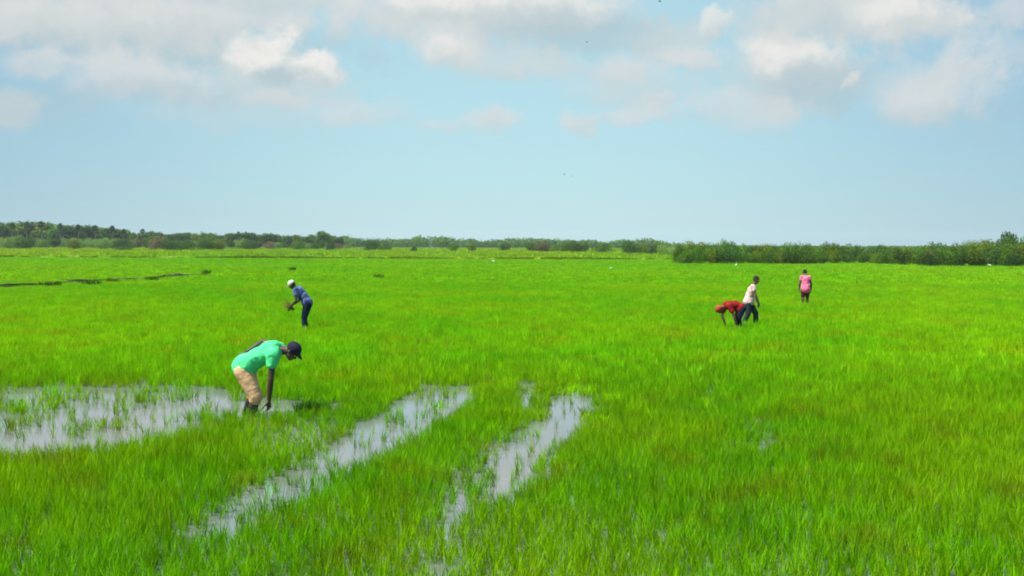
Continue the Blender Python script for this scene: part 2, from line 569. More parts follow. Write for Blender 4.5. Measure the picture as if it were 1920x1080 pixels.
# near: single tufts
P = grid_points(5.6, 21.5, 0.074, 1.6, 0.6)
kp, hh = keep_and_height(P)
dens = np.clip(0.95 + 0.01 * (P[:, 1] - 7) - 0.22 * np.clip(wob(P, 0.9, 5) - .3, 0, 1), 0, 1)
dens = dens * np.clip((21.5 - P[:, 1]) / 7, 0, 1)
sel = rng.uniform(0, 1, len(P)) < kp * dens
P, hh = P[sel], hh[sel]
patch = 1 + 0.14 * wob(P, 0.55, 1.7) / 1.5
H = hh * patch * rng.uniform(0.72, 1.22, len(P))
srcs = [tuft_obj('rice_tuft', M['rice_near'], 14, 0.034, 0.14, 0.28, 0.0044, 0.0082, 0.32, 100 + i, 3, 0.18) for i in range(12)]
scatter('rice_plants', P, scl(H, 0.6 + 0.4 * H), rng.uniform(0, 1, len(P)), srcs,
        'bright green young rice plants filling the near paddy around the pools', 'rice')
print('near tufts', len(P))
# middle
P = grid_points(13.0, 62.0, 0.20, 3.0, 0.6)
kp, hh = keep_and_height(P)
sel = rng.uniform(0, 1, len(P)) < kp * np.clip((P[:, 1] - 13) / 8, 0, 1)
P, hh = P[sel], hh[sel]
H = hh * (1 + 0.12 * wob(P, 0.3, 1.7) / 1.5) * rng.uniform(0.8, 1.2, len(P))
srcs = [tuft_obj('rice_tuft_far', M['rice'], 34, 0.12, 0.17, 0.29, 0.008, 0.015, 0.3, 200 + i, 2, 0.2) for i in range(8)]
scatter('rice_plants', P, scl(H, np.ones(len(P))), rng.uniform(0, 1, len(P)), srcs,
        'dense even green rice across the middle of the field around the workers', 'rice')
print('mid tufts', len(P))
# far rice up to the grassy bank
P = grid_points(62.0, 151.5, 0.57, 4.0, 0.6)
H = (1 + 0.10 * wob(P, 0.12, 1.7) / 1.5) * rng.uniform(0.85, 1.15, len(P))
srcs = [tuft_obj('rice_patch', M['rice_far'], 70, 0.40, 0.18, 0.32, 0.03, 0.05, 0.3, 300 + i, 2, 0.2) for i in range(6)]
scatter('rice_plants', P, scl(H, np.ones(len(P))), rng.uniform(0, 1, len(P)), srcs,
        'smooth light green far rice field reaching the grassy bank', 'rice')
print('far tufts', len(P))
# wild yellow-green grass beyond
P = grid_points(153.0, 470.0, 1.9, 10.0, 0.6)
xr = P[:, 0] / P[:, 1]
P = P[(xr < 0.19) | (P[:, 1] < 170)]
H = (1 + 0.25 * wob(P, 0.05, 1.7) / 1.5) * rng.uniform(0.7, 1.3, len(P)) * 0.8
srcs = [tuft_obj('wild_patch', M['wild'], 110, 1.35, 0.25, 0.75, 0.08, 0.16, 0.3, 400 + i, 2, 0.2) for i in range(6)]
scatter('wild_grass', P, scl(H, np.ones(len(P))), rng.uniform(0, 1, len(P)), srcs,
        'yellow-green wild grass between the rice and the distant trees', 'grass')
print('wild', len(P))


# earth banks (bunds): low ridges crossing the field
def bank(name, pts, wdt, hgt, mat, label, seed):
    r = np.random.default_rng(seed)
    vs, fs = [], []
    pts = [Vector((a, b, 0)) for a, b in pts]
    dense = []
    for a, b in zip(pts[:-1], pts[1:]):
        n = max(2, int((b - a).length / 0.6))
        dense += [a.lerp(b, i / n) for i in range(n)]
    dense.append(pts[-1])
    prof = [(-1, -0.15), (-0.6, 0.45), (-0.2, 0.95), (0.25, 1.0), (0.65, 0.5), (1, -0.15)]
    for i, c in enumerate(dense):
        j = 0.55 + 0.45 * math.sin(i * 0.37) * math.sin(i * 0.11 + 2)
        k = max(0.63, j + r.normal(0, 0.08))
        for (u, v) in prof:
            vs.append((c.x + r.normal(0, 0.05), c.y + u * wdt * (0.8 + 0.3 * k) + r.normal(0, 0.04), v * hgt * k if v > 0 else -0.15))
    m_ = len(prof)
    for i in range(len(dense) - 1):
        for j in range(m_ - 1):
            a = i * m_ + j
            fs.append((a, a + 1, a + m_ + 1, a + m_))
    o = link(name, mesh_np(name, vs, fs, True), mat)
    tag(o, label, 'earth bank', kind='structure')
    return o


bk = [ground(a, b)[:2] for a, b in [(-60, 548), (60, 541), (120, 536), (210, 530), (290, 526), (390, 519)]]
bank('earth_bank', bk, 0.40, 0.40, simple('bank_soil', (0.12, 0.115, 0.04), 0.9, 0.5, 1.2, 0.03, 7), 'low dark muddy earth bank crossing the rice at the left', 5)
M['bank'] = simple('bank_grass', (0.12, 0.20, 0.01), 0.9, 0.4, 0.8, 0.05, 5)
bk = [(-100, 151.8), (0, 152), (75, 152.2)]
bank('earth_bank', bk, 0.7, 0.45, M['bank'], 'long straight grassy bank along the far edge of the rice', 6)

M['fringe'] = leafy('fringe_leaf', (0.09, 0.19, 0.003), (0.12, 0.20, 0.004), (0.15, 0.18, 0.008), .2, True, .05, .3)
n_ = 900
xx = rng.uniform(-95, 72, n_)
P = np.stack([xx, 151.2 + rng.normal(0, .5, n_)], -1)
kf = 0.55 + 0.45 * np.sin(xx * .21) * np.sin(xx * .07 + 1)
sel = rng.uniform(0, 1, n_) < np.clip(kf + .1, .1, 1) * np.where(xx < -48, .35, 1)
P, kf = P[sel], kf[sel]
srcs = [tuft_obj('fringe_patch', M['fringe'], 90, .55, .3, .62, .05, .09, .3, 500 + i, 2, .25) for i in range(4)]
scatter('bank_weeds', P, scl(.75 + .4 * kf, np.ones(len(P))), rng.uniform(0, 1, len(P)), srcs,
        'dark ragged weeds growing along the straight far bank', 'weeds')

# ------------------------------------------------------------------ trees and bushes
def crown_mesh(name, lobes, nleaf, ls, seed, mat, unit=True):
    """leaf clumps spread through the volume of several uneven lobes"""
    r = np.random.default_rng(seed)
    lobes = np.array(lobes, float)          # x y z rx ry rz
    vol = (lobes[:, 3] * lobes[:, 4] * lobes[:, 5]) ** (2 / 3)
    idx = r.choice(len(lobes), nleaf, p=vol / vol.sum())
    d = r.normal(0, 1, (nleaf, 3)); d /= np.linalg.norm(d, axis=1)[:, None]
    rad = r.uniform(0.35, 1.0, nleaf) ** 0.5
    # gaps: holes in certain directions
    ph = r.uniform(0, 6.28, 6)
    bump = 0.16 * np.sin(d[:, 0] * 5 + ph[0] + idx) * np.sin(d[:, 1] * 5 + ph[1]) + 0.13 * np.sin(d[:, 2] * 7 + ph[2] + idx * 2) * np.sin(d[:, 0] * 8 + ph[3])
    c = lobes[idx, :3] + d * lobes[idx, 3:] * (rad + bump)[:, None]
    nrm = d * 0.7 + r.normal(0, 0.6, (nleaf, 3))
    nrm[:, 2] += 0.3
    nrm /= np.linalg.norm(nrm, axis=1)[:, None]
    t1 = np.cross(nrm, r.normal(0, 1, (nleaf, 3))); t1 /= np.linalg.norm(t1, axis=1)[:, None]
    t2 = np.cross(nrm, t1)
    s = ls * r.uniform(0.6, 1.4, nleaf)[:, None]
    v = np.stack([c - t1 * s, c - t2 * s * .55, c + t1 * s, c + t2 * s * .55], 1).reshape(-1, 3)
    if unit: v[:, 2] *= 1.0 / np.percentile(v[:, 2], 99.3)
    f = np.arange(nleaf * 4).reshape(-1, 4)
    me = mesh_np(name, v, f)
    me.materials.append(mat)
    return me


def tube(vs, fs, pts, radii, k=6):
    base = len(vs)
    for i, pnt in enumerate(pts):
        pnt = Vector(pnt)
        dr = (Vector(pts[min(i + 1, len(pts) - 1)]) - Vector(pts[max(i - 1, 0)])).normalized()
        a = dr.orthogonal().normalized(); b = dr.cross(a)
        for j in range(k):
            an = 2 * math.pi * j / k
            vs.append(pnt + (a * math.cos(an) + b * math.sin(an)) * radii[i])
    for i in range(len(pts) - 1):
        for j in range(k):
            fs.append((base + i * k + j, base + i * k + (j + 1) % k, base + (i + 1) * k + (j + 1) % k, base + (i + 1) * k + j))


def trunk_mesh(name, lobes, h0, r0, seed, mat):
    r = random.Random(seed)
    vs, fs = [], []
    tube(vs, fs, [(0, 0, -0.2), (0.02 * h0, 0, h0 * .5), (0, 0.03 * h0, h0)], [r0 * 1.25, r0, r0 * .75])
    for L in lobes:
        e = Vector(L[:3]) + Vector((0, 0, L[5] * 0.35))
        s_ = Vector((0, 0.03 * h0, h0 * r.uniform(.75, 1)))
        m_ = s_.lerp(e, 0.5) + Vector((r.uniform(-.1, .1), r.uniform(-.1, .1), -0.08 * h0))
        tube(vs, fs, [s_, m_, e], [r0 * .6, r0 * .38, r0 * .12])
    me = mesh_np(name, [tuple(v) for v in vs], fs, True)
    me.materials.append(mat)
    return me


def lobes_round(r, n, wr, h, base):
    out = []
    for i in range(n):
        a = i * 2.4 + r.uniform(-.4, .4); q_ = wr * r.uniform(.25, .62) * (0.3 if i == 0 else 1)
        rr = wr * r.uniform(.38, .6)
        z = base + (h - base) * r.uniform(.30, .72)
        rz = min(rr * .85, h - z)
        out.append((q_ * math.cos(a), q_ * math.sin(a), z, rr, rr, max(rz, .2 * h)))
    return out


PROTO = {}


def make_proto(kind, i):
    """unit plants 1 m high: crown (and trunk)"""
    key = (kind, i)
    if key in PROTO: return PROTO[key]
    r = random.Random(hash((len(kind), i)) % 9999 + i * 31)
    if kind.startswith('tree'):
        lobes = lobes_round(r, 9, r.uniform(.42, .55), 1.0, .12)
        mat = M[['leaf_dark', 'leaf_green', 'leaf_dark', 'leaf_olive'][i % 4]]
        cm_ = crown_mesh('crown', lobes, 2600, .036, 50 + i, mat)
        tm_ = trunk_mesh('trunk', lobes, .4, .022, i, M['bark'])
    elif kind.startswith('bush'):
        lobes = []
        for k in range(9):
            a = k * 2.4 + r.uniform(-.3, .3); q_ = r.uniform(.2, .62) * (0 if k == 0 else 1)
            rr = r.uniform(.26, .42); zz = r.uniform(.24, .66) - q_ * .2
            lobes.append((q_ * math.cos(a), q_ * math.sin(a), max(zz, rr * .62), rr, rr, rr * .88))
        mat = M[['leaf_green', 'leaf_olive', 'leaf_dark', 'leaf_pale', 'leaf_dry', 'leaf_green'][i % 6]]
        cm_ = crown_mesh('crown', lobes, 3600, .031, 80 + i, mat)
        tm_ = trunk_mesh('trunk', lobes[:5], .25, .025, 20 + i, M['bark'])
    elif kind == 'palm':
        vs, fs = [], []
        nfr = 34
        rr = np.random.default_rng(i)
        for k in range(nfr):
            th = rr.uniform(0, 6.283); ph = rr.uniform(-.7, 1.45)
            d = Vector((math.cos(th) * math.cos(ph), math.sin(th) * math.cos(ph), math.sin(ph)))
            c = Vector((0, 0, .84)); L = rr.uniform(.11, .165)
            side = d.cross(Vector((0, 0, 1)))
            side = side.normalized() if side.length > .01 else Vector((1, 0, 0))
            up = side.cross(d)
            b0 = c + d * L * .35
            # fan leaf: pleated blades
            for q_ in range(7):
                an = (q_ - 3) * .36
                e = b0 + (d * math.cos(an) + side * math.sin(an)) * L * .75 + up * rr.uniform(-.02, .02) - Vector((0, 0, .02 * abs(an)))
                wv2 = (d * -math.sin(an) + side * math.cos(an)) * .016
                n0 = len(vs)
                mid = b0.lerp(e, .55)
                vs += [b0, mid - wv2, e, mid + wv2]
                fs.append((n0, n0 + 1, n0 + 2, n0 + 3))
            n0 = len(vs)
            vs += [c - side * .004, c + side * .004, b0 + side * .003, b0 - side * .003]
            fs.append((n0, n0 + 1, n0 + 2, n0 + 3))
        cm_ = mesh_np('crown', [tuple(v) for v in vs], fs); cm_.materials.append(M['leaf_dark'])
        vs, fs = [], []
        tube(vs, fs, [(0, 0, -.02), (.008, 0, .3), (-.004, .004, .6), (0, 0, .85)], [.024, .019, .021, .015])
        tm_ = mesh_np('trunk', [tuple(v) for v in vs], fs, True); tm_.materials.append(M['bark'])
    PROTO[key] = (cm_, tm_)
    return PROTO[key]


NPLANT = {}


def plant(kind, i, x, y, h, wscale, label, group=None, cat=None, name=None):
    cm_, tm_ = make_proto(kind, i)
    name = name or {'tree': 'broadleaf_tree', 'bush': 'bush', 'palm': 'fan_palm'}[kind]
    e = empty(name, (x, y, -0.05), rnd.uniform(0, 6.28))
    e.scale = (h * wscale, h * wscale, h)
    c = bpy.data.objects.new('crown', cm_); COL.objects.link(c); c.parent = e
    if tm_:
        t_ = bpy.data.objects.new('trunk', tm_); COL.objects.link(t_); t_.parent = e
    tag(e, label, cat or {'tree': 'tree', 'bush': 'bush', 'palm': 'palm tree'}[kind], group)
    return e


def top_plant(kind, i, px, ytop, D, wscale, label, group=None, cat=None, name=None):
    """a plant at distance D whose top shows at photograph height ytop"""
    p_ = at(px, ytop, D)
    return plant(kind, i, p_.x, D, max(0.6, p_.z + .05), wscale, label, group, cat, name)


sky_l = [(-80, 422), (0, 420), (30, 417), (60, 419), (100, 421), (145, 424), (180, 427), (215, 430), (245, 436), (290, 436), (320, 441),
         (345, 438), (390, 438), (420, 440), (465, 438), (508, 440), (530, 443), (605, 442), (640, 446), (700, 448), (760, 449), (850, 452), (960, 453)]


def skyl(x):
    for (a, b), (c, d) in zip(sky_l[:-1], sky_l[1:]):
        if a <= x <= c: return b + (d - b) * (x - a) / (c - a)
    return 453.0


GL = 'trees of the woods on the left horizon'
# back row
x = -70
k = 0
while x < 640:
    D = rnd.uniform(395, 450)
    top_plant('tree', k % 8, x, skyl(x) + rnd.uniform(-2.5, 2.0), D, rnd.uniform(.9, 1.35),
              'dark green broadleaf tree in the hazy back row of the left woods', GL + ', back row')
    x += rnd.uniform(11, 19); k += 1
# middle row of paler lower trees
x = -60
while x < 660:
    D = rnd.uniform(330, 385)
    top_plant('bush' if k % 4 else 'tree', [3, 0, 3, 1, 3, 5, 2, 3, 4][k % 9], x, max(skyl(x) + rnd.uniform(8, 15), 447), D, rnd.uniform(.85, 1.2),
              'lower bushy tree in the front row of the left woods', GL + ', front row', 'tree', 'small_tree')
    x += rnd.uniform(10, 18); k += 1
# fan palms standing out of the left skyline
for j, (px, yt, lb) in enumerate([
        (50, 414, 'tall fan palm with rounded head, second from the left on the left skyline'),
        (22, 417, 'fan palm at the far left of the left skyline'),
        (78, 413, 'highest fan palm of the left skyline, third from the left'),
        (113, 417, 'fan palm just right of the highest palm on the left skyline'),
        (147, 419, 'fan palm in the middle of the left skyline'),
        (179, 421, 'fan palm left of the drop in the left skyline'),
        (210, 422, 'last tall fan palm before the left skyline drops'),
        (232, 428, 'shorter fan palm right at the drop in the left skyline'),
        (267, 428, 'fan palm standing right of the drop in the skyline'),
        (447, 433, 'lone thin fan palm above the low woods, behind the first worker')]):
    top_plant('palm', j % 3, px, yt, 392 - j * 2, 1.0, lb)
top_plant('tree', 1, 605, 434, 385, 1.1, 'pale green tree rising above the low woods left of centre')
top_plant('tree', 0, 462, 436, 388, 1.2, 'round dark tree right beside the lone thin palm')
top_plant('tree', 2, 508, 438, 385, 1.2, 'wide round topped tree between the lone palm and the pale tree')
# dark bushes in front of the left woods
for j, (px, yt, D, ws, i, lb) in enumerate([
        (18, 442, 300, 1.0, 3, 'brown-green bush at the left edge in front of the woods'),
        (46, 444, 296, .9, 2, 'dark bush second from the left edge in front of the woods'),
        (140, 447, 300, .9, 1, 'olive bush below the middle palms of the left woods'),
        (190, 447, 290, .9, 3, 'light olive bush at the field edge left of the low dark mound'),
        (230, 461, 262, 1.9, 2, 'low dark mound of shrub lying in the yellow grass'),
        (296, 443, 285, 1.0, 4, 'brownish bush left of the large dark bush pair'),
        (325, 448, 270, 1.1, 2, 'dark round bush in the yellow grass, right of the brownish one'),
        (350, 450, 276, 1.0, 5, 'green bush in the gap right of the dark round bush'),
        (388, 443, 285, .9, 0, 'tall dark green bush with its foot in the yellow grass'),
        (410, 448, 290, .9, 1, 'pale olive bush beside the tall dark green bush'),
        (470, 449, 300, .9, 2, 'small dark bush below the lone palm'),
        (620, 453, 300, .7, 2, 'small dark bush below the pale tree'),
        (560, 452, 300, 1.0, 5, 'green bush midway between the lone palm and the pale tree'),
        (697, 447, 290, .9, 2, 'dark upright bush alone left of centre'),
        (722, 455, 300, 1.0, 5, 'faint green bush next to the dark upright bush'),
        (776, 461, 270, .7, 2, 'very small dark shrub left of centre in the yellow grass'),
        (850, 456, 280, .8, 0, 'small green shrub near the centre of the far grass'),
        (885, 457, 285, .9, 1, 'olive shrub near the centre, right of the small green one'),
        (945, 456, 300, .9, 0, 'green bush at the centre of the far field edge'),
        (1002, 453, 270, .9, 2, 'dark green bush left of the brown-orange bush'),
        (1018, 454, 262, 1.0, 4, 'brown-orange bush right of centre at the far field edge'),
        (1040, 458, 262, 1.1, 5, 'low green bush right of the brown-orange bush'),
        (1072, 452, 255, 1.0, 0, 'wide green bush in the gap before the right hand thicket'),
        (1090, 455, 250, .9, 2, 'dark bush on the right flank of the wide green bush'),
        (1130, 455, 255, 1.3, 5, 'long low green bush in the gap before the right hand thicket'),
        (1184, 451, 225, .9, 2, 'dark pointed bush standing alone left of the right hand thicket'),
        (1205, 458, 230, 1.0, 1, 'small olive bush touching the dark pointed bush'),
        (1228, 457, 220, .9, 2, 'round dark bush last before the right hand thicket'),
        (1252, 459, 200, 1.0, 3, 'olive bush at the very start of the right hand thicket')]):
    top_plant('bush', i, px, yt, D, ws, lb)

# right hand thicket
GR_ = 'bushes of the thicket along the right edge of the field'
top_r = [(1262, 463), (1290, 457), (1310, 453), (1350, 454), (1400, 456), (1440, 458), (1480, 455), (1510, 455), (1545, 459), (1600, 462),
         (1640, 461), (1690, 461), (1720, 463), (1735, 461), (1765, 455), (1800, 455), (1830, 454), (1870, 449), (1920, 446), (2000, 443)]


def skyr(x):
    for (a, b), (c, d) in zip(top_r[:-1], top_r[1:]):
        if a <= x <= c: return b + (d - b) * (x - a) / (c - a)
    return 446.0


x = 1275
k = 0
while x < 1990:
    D = 132 + rnd.uniform(0, 7) if x < 1560 else (138 + rnd.uniform(0, 7) if x < 1730 else 122 + rnd.uniform(0, 7))
    top_plant('bush', [0, 1, 1, 5, 0, 2][k % 6], x, skyr(x) + rnd.uniform(-3.0, 4.0), D, rnd.uniform(.7, 1.1),
              'dense green bush in the back row of the right hand thicket', GR_ + ', back row')
    x += rnd.uniform(17, 27); k += 1
x = 1280
while x < 1990:
    D = 121 + rnd.uniform(0, 5) if x < 1560 else (126 + rnd.uniform(0, 5) if x < 1730 else 112 + rnd.uniform(0, 5))
    top_plant('bush', [1, 2, 0, 1, 5, 1, 2, 5, 0][k % 9], x, skyr(x) + rnd.uniform(8, 16), D, rnd.uniform(.8, 1.2),
              'lower olive green bush in the front row of the right hand thicket', GR_ + ', front row')
    x += rnd.uniform(20, 34); k += 1
for j, (px, yt, D, ws, i, lb) in enumerate([
        (1415, 462, 131, .8, 2, 'dark bush in the left part of the right hand thicket above the walking worker'),
        (1500, 464, 128, .6, 2, 'small dark bush in the thicket above the worker in pink'),
        (1563, 455, 150, .8, 2, 'small round headed dark bush on the thicket skyline'),
        (1592, 458, 150, .8, 0, 'second round headed bush on the thicket skyline, beside the dark one'),
        (1656, 468, 124, .8, 5, 'light green bush standing in front of the low part of the thicket'),
        (1693, 466, 120, .6, 2, 'dark narrow bush in front of the low part of the thicket'),
        (1740, 470, 122, .7, 4, 'greyish brown dry bush in front of the thicket'),
        (1770, 470, 120, .7, 1, 'yellowish bush right of the greyish dry bush'),
        (1898, 473, 112, .8, 2, 'dark bush standing forward in the rice at the right edge')]):
    top_plant('bush', i, px, yt, D, ws, lb)
top_plant('tree', 0, 1893, 436, 135, .6, 'small flat topped tree rising out of the thicket at the right edge')

# far off wood in the middle: reads as one mass
r = np.random.default_rng(3)
lob = []
for xx in np.arange(-330, 420, 3.6):
    D = 640 + r.uniform(-40, 40)
    hz = 4.9 + 2.8 * max(0, (-xx) / 300) + r.uniform(-1.2, 1.2) + .8 * math.sin(xx * .09)
    if xx > 80: hz = max(1.9, hz - (xx - 80) * .12)
    lob.append((xx, D, hz * .5, 6.5, 6.5, hz * .55))
dm = crown_mesh('distant_wood', lob, 80000, .62, 12, M['leaf_green'], False)
dw = bpy.data.objects.new('distant_wood', dm); COL.objects.link(dw)
tag(dw, 'far off hazy blue-green wood along the middle of the horizon', 'wood', kind='stuff')

# ------------------------------------------------------------------ people
def skin_col(name, c):
    return simple(name, c, 0.55, 0.15, 9.0, 0.0, 30, 0.4)


M['skin'] = skin_col('skin_dark', (0.055, 0.030, 0.020))
M['skin2'] = skin_col('skin_brown', (0.095, 0.052, 0.033))
M['white'] = simple('eye_white', (0.7, 0.68, 0.62), 0.4, 0.02)
M['iris'] = simple('eye_iris', (0.02, 0.012, 0.008), 0.3, 0.02)
M['hair'] = simple('hair_black', (0.012, 0.011, 0.011), 0.85, 0.3, 60, 0.004, 90)


def cloth(name, c, var=.16):
    return simple(name, c, 0.95, var, 7.0, 0.02, 9.0, 0.1)


def icap(bm, p0, r0, p1, r1, seg=14):
    """closed tapered capsule"""
    p0, p1 = Vector(p0), Vector(p1)
    ax = (p1 - p0)
    L = ax.length
    d = ax.normalized() if L > 1e-6 else Vector((0, 0, 1))
    a = d.orthogonal().normalized(); b = d.cross(a)
    rings = []
    nh = 4
    for i in range(nh + 1):
        th = -math.pi / 2 + (math.pi / 2) * i / nh
        rings.append((p0 + d * r0 * math.sin(th), r0 * math.cos(th)))
    for i in range(nh + 1):
        th = (math.pi / 2) * i / nh
        rings.append((p1 + d * r1 * math.sin(th), r1 * math.cos(th)))
    prev = None
    first = bm.verts.new(rings[0][0])
    rows = []
    for c, rr in rings[1:-1]:
        rows.append([bm.verts.new(c + (a * math.cos(2 * math.pi * j / seg) + b * math.sin(2 * math.pi * j / seg)) * rr) for j in range(seg)])
    last = bm.verts.new(rings[-1][0])
    for j in range(seg):
        bm.faces.new((first, rows[0][(j + 1) % seg], rows[0][j]))
        bm.faces.new((last, rows[-1][j], rows[-1][(j + 1) % seg]))
    for i in range(len(rows) - 1):
        for j in range(seg):
            bm.faces.new((rows[i][j], rows[i][(j + 1) % seg], rows[i + 1][(j + 1) % seg], rows[i + 1][j]))


def ell(bm, c, r3, rot=None, seg=16):
    new = bmesh.ops.create_uvsphere(bm, u_segments=seg, v_segments=seg // 2 + 2, radius=1.0)['verts']
    M4 = Matrix.Translation(Vector(c)) @ (rot.to_4x4() if rot else Matrix.Identity(4)) @ Matrix.Diagonal((*r3, 1))
    for v in new: v.co = M4 @ v.co


def fuse(name, bm, mat, parent, voxel, smooth=3):
    """the overlapping volumes become one continuous skin"""
    me = bpy.data.meshes.new(name)
    bmesh.ops.recalc_face_normals(bm, faces=bm.faces)
    bm.to_mesh(me); bm.free()
    o = link(name, me, mat, parent)
    rm = o.modifiers.new('remesh', 'REMESH'); rm.mode = 'VOXEL'; rm.voxel_size = voxel; rm.use_smooth_shade = True
    if smooth:
        sm = o.modifiers.new('smooth', 'SMOOTH'); sm.iterations = smooth; sm.factor = 0.5
    return o


def frame(d, up):
    d = Vector(d).normalized(); up = Vector(up)
    x_ = d; y_ = up.cross(x_).normalized(); z_ = x_.cross(y_)
    m_ = Matrix((x_, y_, z_)).transposed()
    return m_


def hand(bm, wr, d, palm_n, side, curl, s=1.0):
    """palm plus four unequal bent fingers and a thumb from the side of the palm; side: +1/-1 where the thumb sits"""
    f = frame(d, palm_n)                       # x along the hand, z = back of the hand
    P_ = lambda x_, y_, z_: Vector(wr) + f @ Vector((x_ * s, y_ * s, z_ * s))
    icap(bm, P_(0, 0, 0), .026 * s, P_(.025, 0, 0), .027 * s, 10)
    for y_ in (-.027, -.009, .009, .027):
        icap(bm, P_(.015, y_ * .7, 0), .015 * s, P_(.088, y_ * 1.05, -.002), .0125 * s, 8)
    lens = [.038, .045, .042, .032]
    for k, y_ in enumerate((.029, .0098, -.0098, -.029)):
        y_ *= side
        p_ = P_(.088, y_, -.002); a = curl * (.55 + .1 * k)
        r0 = .0098 * s
        fan = y_ * 2.2
        for j, fr in enumerate((1.0, .68, .52)):
            L = lens[k] * fr * s
            dv = f @ Vector((math.cos(a), math.sin(fan) * .6, -math.sin(a)))
            q_ = p_ + dv.normalized() * L
            icap(bm, p_, r0, q_, r0 * .9, 8)
            p_ = q_; r0 *= .9; a += curl * .75
    p_ = P_(.022, .026 * side, -.004)
    for j, (L, an) in enumerate(((.042, .75), (.032, .5), (.025, .25))):
        dv = f @ Vector((math.cos(an), math.sin(an) * side, -.35 - .1 * j))
        q_ = p_ + dv.normalized() * L * s
        icap(bm, p_, .0135 * s * (1 - .12 * j), q_, .0115 * s * (1 - .12 * j), 8)
        p_ = q_


def head(bm, c, face, up, s=1.0):
    f = frame(face, up)                         # x = where the face looks, z = crown
    P_ = lambda x_, y_, z_: Vector(c) + f @ Vector((x_ * s, y_ * s, z_ * s))
    ell(bm, P_(-.005, 0, .03), (.096 * s, .076 * s, .088 * s), f, 20)
    ell(bm, P_(.022, 0, -.03), (.066 * s, .060 * s, .078 * s), f, 18)
    ell(bm, P_(.052, 0, -.085), (.030 * s, .032 * s, .026 * s), f)         # chin
    icap(bm, P_(.078, .022, .022), .013 * s, P_(.078, -.022, .022), .013 * s)  # brow
    icap(bm, P_(.084, 0, .006), .010 * s, P_(.102, 0, -.028), .013 * s)    # nose
    icap(bm, P_(.094, .013, -.031), .009 * s, P_(.094, -.013, -.031), .009 * s)
    icap(bm, P_(.082, .020, -.056), .009 * s, P_(.082, -.020, -.056), .009 * s)  # lips
    icap(bm, P_(.078, .017, -.068), .009 * s, P_(.078, -.017, -.068), .009 * s)
    for sg in (-1, 1):
        ell(bm, P_(-.008, .077 * sg, -.005), (.018 * s, .010 * s, .031 * s), f)
        ell(bm, P_(.050, .038 * sg, -.018), (.026 * s, .022 * s, .022 * s), f)
    return f, P_


def eyes(parent, P_, f, s=1.0):
    for sg in (-1, 1):
        bm = bmesh.new()
        ell(bm, P_(.078, .028 * sg, .002), (.011 * s, .014 * s, .0085 * s), f, 12)
        me = bpy.data.meshes.new('eye'); bm.to_mesh(me); bm.free()
        e = link('eye', me, M['white'], parent)
        bm = bmesh.new()
        ell(bm, P_(.0865, .028 * sg, .002), (.0045 * s, .006 * s, .006 * s), f, 10)
        me = bpy.data.meshes.new('iris'); bm.to_mesh(me); bm.free()
        link('iris', me, M['iris'], e)


